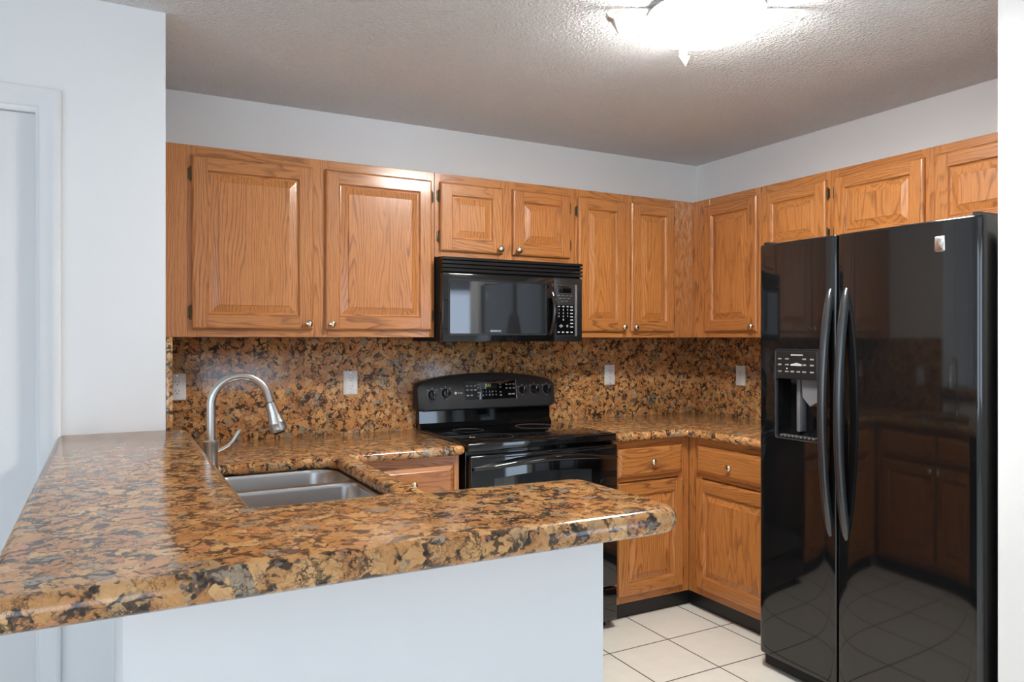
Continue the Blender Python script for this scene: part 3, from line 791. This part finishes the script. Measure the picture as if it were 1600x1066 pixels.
mb = MB(PAN); mb.lathe([(.0001, .0003), (.0068, .0003), (.0068, .0008), (.0001, .0008)], (-1.683, 1.092, 0), 'w', 20); obj('round_logo', mb, INK, cp)
text('word_mark', 'Profile', .011, PAN, -1.673, 1.0915, .0005, INK, cp, 'LEFT')

# ------------------------------------------------------------------ microwave
MX0, MX1, MZ0, MZ1 = -1.884, -1.122, 1.349, 1.740
g = thing('microwave', 'black over-the-range microwave mounted under the short oak cabinet', 'microwave', (-1.5, -.2, MZ0))
obj('body', MB(BK).box(MX0, MX1, MZ0+.004, MZ1+.003, .024, .362, 0, .003), BLACKM, g)
mb = MB(BK)
mb.box(MX0+.001, MX1-.001, 1.668, MZ1, .362, .380)
vg = obj('vent_grille', mb, BLACKM, g)
for k in range(4):
    z = 1.672+.0178*k
    mb = MB(BK); mb.rings([[(u, z, .380), (u, z+.002, .404), (u, z+.0145, .402), (u, z+.0155, .380)] for u in (MX0+.001, MX1-.001)]); obj('louver', mb, BLACK, vg)
SP = -1.289
mb = MB(BK); mb.box(MX0+.001, SP-.001, MZ0+.002, 1.666, .363, .400, 0, .004, 2)
md = obj('door', mb, BLACK, g)
mb = MB(BK); rr = lambda i, h: [(a, b, h) for a, b in rrect(-1.856+i, -1.330-i, 1.381+i, 1.640-i, .010, 4)]
mb.rings([rr(0, .3995), rr(0, .4018), rr(.006, .4022), rr(.0085, .4008)]); obj('window_frame', mb, BLACKS, md)
obj('window_glass', MB(BK).box(-1.847, -1.339, 1.390, 1.631, .3998, .4012), WINGL, md)
text('word_mark', 'KENMORE', .0125, BK, -1.612, 1.401, .4016, SILV, md, bold=.0004)
mb = MB(BK); pts = []; rad = []
for k in range(25):
    t = k/24; s = math.sin(PI*t)
    pts.append((-1.322+.014*s, 1.378+.255*t, .400+.042*s**.6)); rad.append(.009+.004*s)
mb.tube(pts, rad, 14, 0, (.8, 1.0)); obj('door_handle', mb, BLACK, md, 60)
mb = MB(BK); mb.box(SP+.001, MX1-.001, MZ0+.002, 1.666, .363, .400, 0, .004, 2); mp = obj('control_panel', mb, BLACKS, g)
obj('touch_panel', MB(BK).box(-1.279, -1.158, 1.378, 1.634, .3998, .4014, 0, .0006), DKGRAY, mp)
obj('side_trim', MB(BK).box(-1.168, -1.156, 1.378, 1.634, .3998, .4035, 0, .001), GRAYP, mp)
obj('display', MB(BK).box(-1.266, -1.190, 1.592, 1.626, .4012, .4022, 0, .0004), BLACKG, mp)
obj('key_area', MB(BK).box(-1.276, -1.174, 1.385, 1.532, .4012, .4018), BLACKG, mp)
for i, s in enumerate('1234567890'):
    c, r = (i % 3, i//3) if i < 9 else (1, 3)
    text('key_number', s, .0115, BK, -1.262+.025*c, 1.508-.0165*r, .4021, INK, mp, bold=.0003)
for r in range(7): obj('button', MB(BK).box(-1.196, -1.180, 1.521-.0165*r, 1.526-.0165*r, .4017, .4022), INK, mp)
for c in range(3): obj('button', MB(BK).box(-1.268+.025*c, -1.256+.025*c, 1.522, 1.527, .4017, .4022), INK, mp)
for c in range(4): obj('button', MB(BK).box(-1.270+.025*c, -1.257+.025*c, 1.395, 1.401, .4017, .4022), INK, mp)
mb = MB(BK); cu_, cv_ = -1.250, 1.428
mb.prism([(cu_-.013, cv_), (cu_, cv_-.009), (cu_+.013, cv_), (cu_, cv_+.009)], .4017, .4022); st = obj('start_key', mb, INKD, mp)
obj('button', MB(BK).lathe([(.0001, .4017), (.006, .4017), (.006, .4022), (.0001, .4022)], (-1.214, 1.428, 0), 'w', 14), INKD, mp)
for r in range(3):
    for c in range(4-r): obj('button', MB(BK).box(-1.271+.024*c+.01*r, -1.255+.024*c+.01*r, 1.577-.0135*r, 1.5795-.0135*r, .4013, .4019), INKD, mp)

# ------------------------------------------------------------------ refrigerator
FY0, FY1 = 1.270, 2.180   # u = -y
FT = 1.755
g = thing('refrigerator', 'tall black side-by-side refrigerator with ice dispenser at the right wall', 'refrigerator', (-.42, -1.725, 0))
obj('body', MB(RT).box(FY0+.004, FY1-.004, .03, FT-.012, .03, .742, 0, .004), BLACKS, g)
seam = 1.652
def plan(u, u0, u1):
    t = (2*u-(u0+u1))/(u1-u0)
    return .832-.004*t*t-.005*abs(t)**8
def fdoor(name, u0, u1, hole=None):
    z0, z1 = .062, FT
    r0, r1 = (.022, .008) if name == 'freezer_door' else (.008, .022)
    us = set()
    def side(u, r, s):
        return [u+s*r*(1-math.cos(a*PI/2/6)) for a in range(7)]
    us |= set(side(u0, r0, 1)) | set(side(u1, r1, -1))
    N = 24
    us |= set(u0+r0+(u1-u0-r0-r1)*k/N for k in range(1, N))
    if hole: us = set(u for u in us if min(abs(u-hole[0]), abs(u-hole[1])) > .004) | {hole[0], hole[1]}
    us = sorted(us)
    def wf(u):
        b = plan(u, u0, u1)
        if u < u0+r0: q = (u0+r0-u)/r0; b -= r0*(1-math.sqrt(max(0, 1-q*q)))
        if u > u1-r1: q = (u-u1+r1)/r1; b -= r1*(1-math.sqrt(max(0, 1-q*q)))
        return b
    zs = [z0, z0+.002, z0+.006, z0+.010]+[z0+.03+(z1-z0-.06)*k/30 for k in range(31)]+[z1-.010, z1-.006, z1-.002, z1]
    if hole: zs = sorted(set(z for z in zs if min(abs(z-hole[2]), abs(z-hole[3])) > .006) | {hole[2], hole[3]})
    def edge(z):
        d = min(z-z0, z1-z)
        return 0 if d >= .006 else .006*(1-math.sqrt(max(0, 1-((.006-d)/.006)**2)))
    mb = MB(RT); P = [[(u, z, wf(u)-edge(z)) for u in us] for z in zs]
    nu, nz = len(us), len(zs); vs = [p for r in P for p in r]; fs = []
    for i in range(nz-1):
        for j in range(nu-1):
            if hole and hole[0]-1e-6 <= us[j] and us[j+1] <= hole[1]+1e-6 and hole[2]-1e-6 <= zs[i] and zs[i+1] <= hole[3]+1e-6: continue
            fs.append([i*nu+j, i*nu+j+1, (i+1)*nu+j+1, (i+1)*nu+j])
    W0 = .750; b = len(vs)
    for i in (0, nz-1): vs += [(u, zs[i], W0) for u in us]
    for j in range(nu-1):
        fs.append([j, j+1, b+j+1, b+j]); k = (nz-1)*nu; fs.append([k+j, k+j+1, b+nu+j+1, b+nu+j])
    for j in (0, nu-1):
        c = len(vs); vs += [(us[j], z, W0) for z in zs]
        for i in range(nz-1): fs.append([i*nu+j, (i+1)*nu+j, c+i+1, c+i])
    mb.add(vs, fs)
    mb.box(u0+.003, u1-.003, z0+.003, z1-.003, W0-.006, W0, 0)      # gasket side
    return obj(name, mb, BLACK, g, 40), wf
HO = (1.372, 1.572, .972, 1.318)
fd, wf1 = fdoor('freezer_door', FY0, seam-.003, HO)
rd, wf2 = fdoor('refrigerator_door', seam+.003, FY1)
# dispenser : recessed bay with control panel above
mb = MB(RT); a, b, c, d = HO; bz = 1.205
dep = .760
def quad(*p): mb.add(list(p), [[0, 1, 2, 3]])
wa, wb = wf1(a), wf1(b)
quad((a, c, wa), (a, bz, wa), (a+.012, bz, dep), (a+.012, c+.02, dep)); quad((b, c, wb), (b, bz, wb), (b-.012, bz, dep), (b-.012, c+.02, dep))
quad((a, c, wa), (b, c, wb), (b-.012, c+.02, dep), (a+.012, c+.02, dep)); quad((a, bz, wa), (b, bz, wb), (b-.012, bz, dep), (a+.012, bz, dep))
quad((a+.012, c+.02, dep), (b-.012, c+.02, dep), (b-.012, bz, dep), (a+.012, bz, dep))
dp = obj('dispenser_bay', mb, BLACK, fd, None)
mb = MB(RT)
m_ = max(wa, wb)
mb.rings([[(u, v, w_) for u, v in rrect(a, b, bz, d, .006, 3)] for w_ in (.770, m_+.001)]+[[(u, v, m_+.0035) for u, v in rrect(a+.003, b-.003, bz+.003, d-.003, .005, 3)]])
dc = obj('dispenser_panel', mb, BLACKS, fd)
mb = MB(RT); tr = lambda i, h: [(u, v, h) for u, v in rrect(a-.007+i, b+.007-i, c-.010+i, d+.007-i, .012, 4)]
mb.rings([tr(.008, m_-.004), tr(0, m_-.001), tr(.002, m_+.004), tr(.007, m_+.002), tr(.009, m_-.006)], 0, False, False)
obj('dispenser_trim', mb, HANDM, fd)
mb = MB(RT); mb.prism([(1.480, 1.205), (1.555, 1.205), (1.555, 1.120), (1.520, 1.100), (1.485, 1.135)], .775, .812); obj('ice_chute', mb, GRAYP, dp, None)
mb = MB(RT); mb.box(1.445, 1.462, .995, 1.203, .760, .800, 0, .003); obj('dispenser_paddle', mb, GRAYP, dp)
mb = MB(RT)
for k in range(9): mb.box(a+.014+.0195*k, a+.024+.0195*k, c+.002, c+.008, .780, wb-.004)
obj('drip_grate', mb, GRAYP, dp, None)
wp_ = m_+.0036
def pm(u, v, a_=.012, b_=.004, m=INKD): obj('button', MB(RT).box(u-a_/2, u+a_/2, v-b_/2, v+b_/2, wp_-.0004, wp_+.0005), m, dc)
obj('panel_heading', MB(RT).box(1.448, 1.505, 1.299, 1.303, wp_-.0004, wp_+.0005), INK, dc)
for u in (1.392, 1.428, 1.512, 1.548):
    for v in (1.285, 1.262, 1.235): pm(u, v, .017, .006)
for u in (1.455, 1.484): pm(u, 1.235, .017, .006)
obj('script_logo', MB(RT).prism([(1.446, 1.258), (1.500, 1.258), (1.498, 1.265), (1.486, 1.268), (1.474, 1.271), (1.462, 1.267), (1.448, 1.264)], wp_-.0004, wp_+.0006), INK, dc)
obj('indicator_light', MB(RT).lathe([(.0001, wp_), (.0022, wp_), (.0001, wp_+.001)], (1.428, 1.247, 0), 'w', 10), AMBER, dc)
# bow handles : deep wedges at both ends
def fhandle(parent, u, wf):
    z0, z1 = .612, 1.562; w0 = wf(u)
    mb = MB(RT); N = 40; rs = []
    for k in range(N+1):
        t = k/N; z = z0+(z1-z0)*t
        s = math.sin(PI*t)
        out = w0-.004+.062*min(1, s**.62)
        th = .016+.0*s                      # bar depth
        edge_t = min(t, 1-t)
        inn = max(w0-.006, out-.010-.026*min(1, edge_t/.10)) if edge_t > .06 else w0-.006
        inn = w0-.006 if edge_t < .085 else out-.022
        hw = .0155*(.55+.45*min(1, edge_t/.06))
        rs.append([(u-hw, z, inn), (u-hw*1.0, z, out-.007), (u-hw*.6, z, out-.0015), (u, z, out), (u+hw*.6, z, out-.0015), (u+hw, z, out-.007), (u+hw, z, inn)])
    mb.rings(rs); return obj('handle', mb, HANDM, parent, 50)
fhandle(fd, 1.622, wf1); fhandle(rd, 1.692, wf2)
mb = MB(RT); wb_ = wf2(2.046)
mb.rings([[(u, v, wb_+h) for u, v in rrect(2.030+i, 2.064-i, 1.650+i, 1.700-i, .004, 4)] for i, h in ((0, -.006), (0, .002), (.002, .0035))]); bd = obj('badge', mb, SILV, rd)
obj('emblem', MB(RT).lathe([(.0001, wb_+.0035), (.009, wb_+.0035), (.008, wb_+.0045), (.0001, wb_+.005)], (2.047, 1.686, 0), 'w', 20), SILV, bd)
for u in (FY0+.02, FY1-.035):
    mb = MB(RT); mb.prism([(u-.018, FT-.011), (u+.018, FT-.011), (u+.014, FT+.012), (u-.010, FT+.014)], .700, .800); obj('hinge_cover', mb, BLACKS, g)
mb = MB(RT); mb.box(FY0+.012, FY1-.012, .008, .058, .720, .800, 0, .006)
tg = obj('base_grille', mb, BLACKM, g)
for u in (FY0+.05, FY1-.05): obj('foot', MB(RT).lathe([(.018, .0005), (.018, .010), (.010, .012), (.010, .032)], (u, 0, .70), 'v', 14), BLACKM, g)
for u in (FY0+.05, FY1-.05): obj('foot', MB(RT).lathe([(.018, .0005), (.018, .010), (.010, .012), (.010, .032)], (u, 0, .12), 'v', 14), BLACKM, g)

# ------------------------------------------------------------------ ceiling light
LX, LY = -1.515, -1.695
g = thing('ceiling_light', 'round glowing white ceiling light with bent metal arms', 'ceiling light', (LX, LY, H))
obj('mounting_plate', MB().lathe([(.09, H-.0005), (.09, H-.012), (.07, H-.018), (.0001, H-.018)], (LX, LY, 0), 'w', 32), STEEL, g)
mb = MB(); mb.lathe([(.0001, 2.4195), (.180, 2.4195), (.1875, 2.4165), (.1875, 2.412), (.0001, 2.412)], (LX, LY, 0), 'w', 64)
obj('shade_pan', mb, WHITEP, g, 60)
mb = MB(); mb.lathe([(.0001, 2.4118), (.187, 2.4118), (.187, 2.376), (.184, 2.374), (.184, 2.405), (.0001, 2.405)], (LX, LY, 0), 'w', 64)
obj('shade_rim', mb, RIMM, g, 60)
mb = MB(); mb.lathe([(.0001, 2.385), (.1835, 2.385), (.1835, 2.375), (.178, 2.370), (.150, 2.366), (.08, 2.364), (.0001, 2.3635)], (LX, LY, 0), 'w', 64)
obj('diffuser', mb, LAMPM, g, 60)
for k in range(4):
    a = -YAW+k*PI/2
    ax = Vector((math.cos(a), math.sin(a), 0)); ay = Vector((-ax.y, ax.x, 0))
    def A(r, z, s): return tuple(Vector((LX, LY, 0))+ax*r+ay*s+Vector((0, 0, z)))
    mb = MB(); hw = .015
    path = [(.06, 2.4275), (.19, 2.4275), (.300, 2.4275), (.316, 2.425), (.322, 2.416), (.318, 2.406), (.296, 2.394)]
    rs = []
    for i, (r, z) in enumerate(path):
        p, q = path[max(i-1, 0)], path[min(i+1, len(path)-1)]
        t = Vector((q[0]-p[0], q[1]-p[1])).normalized(); nx, nz = -t.y*.002, t.x*.002
        rs.append([A(r+nx, z+nz, -hw), A(r+nx, z+nz, hw), A(r-nx, z-nz, hw), A(r-nx, z-nz, -hw)])
    mb.rings(rs); ar = obj('arm', mb, ARMM, g, None)
    mb = MB(); mb.rings([[A(.302+e, 2.398, -.022), A(.302+e, 2.398, .022), A(.282+e, 2.352, 0)] for e in (-.0015, .0015)]); obj('clip', mb, ARMM, ar, None)
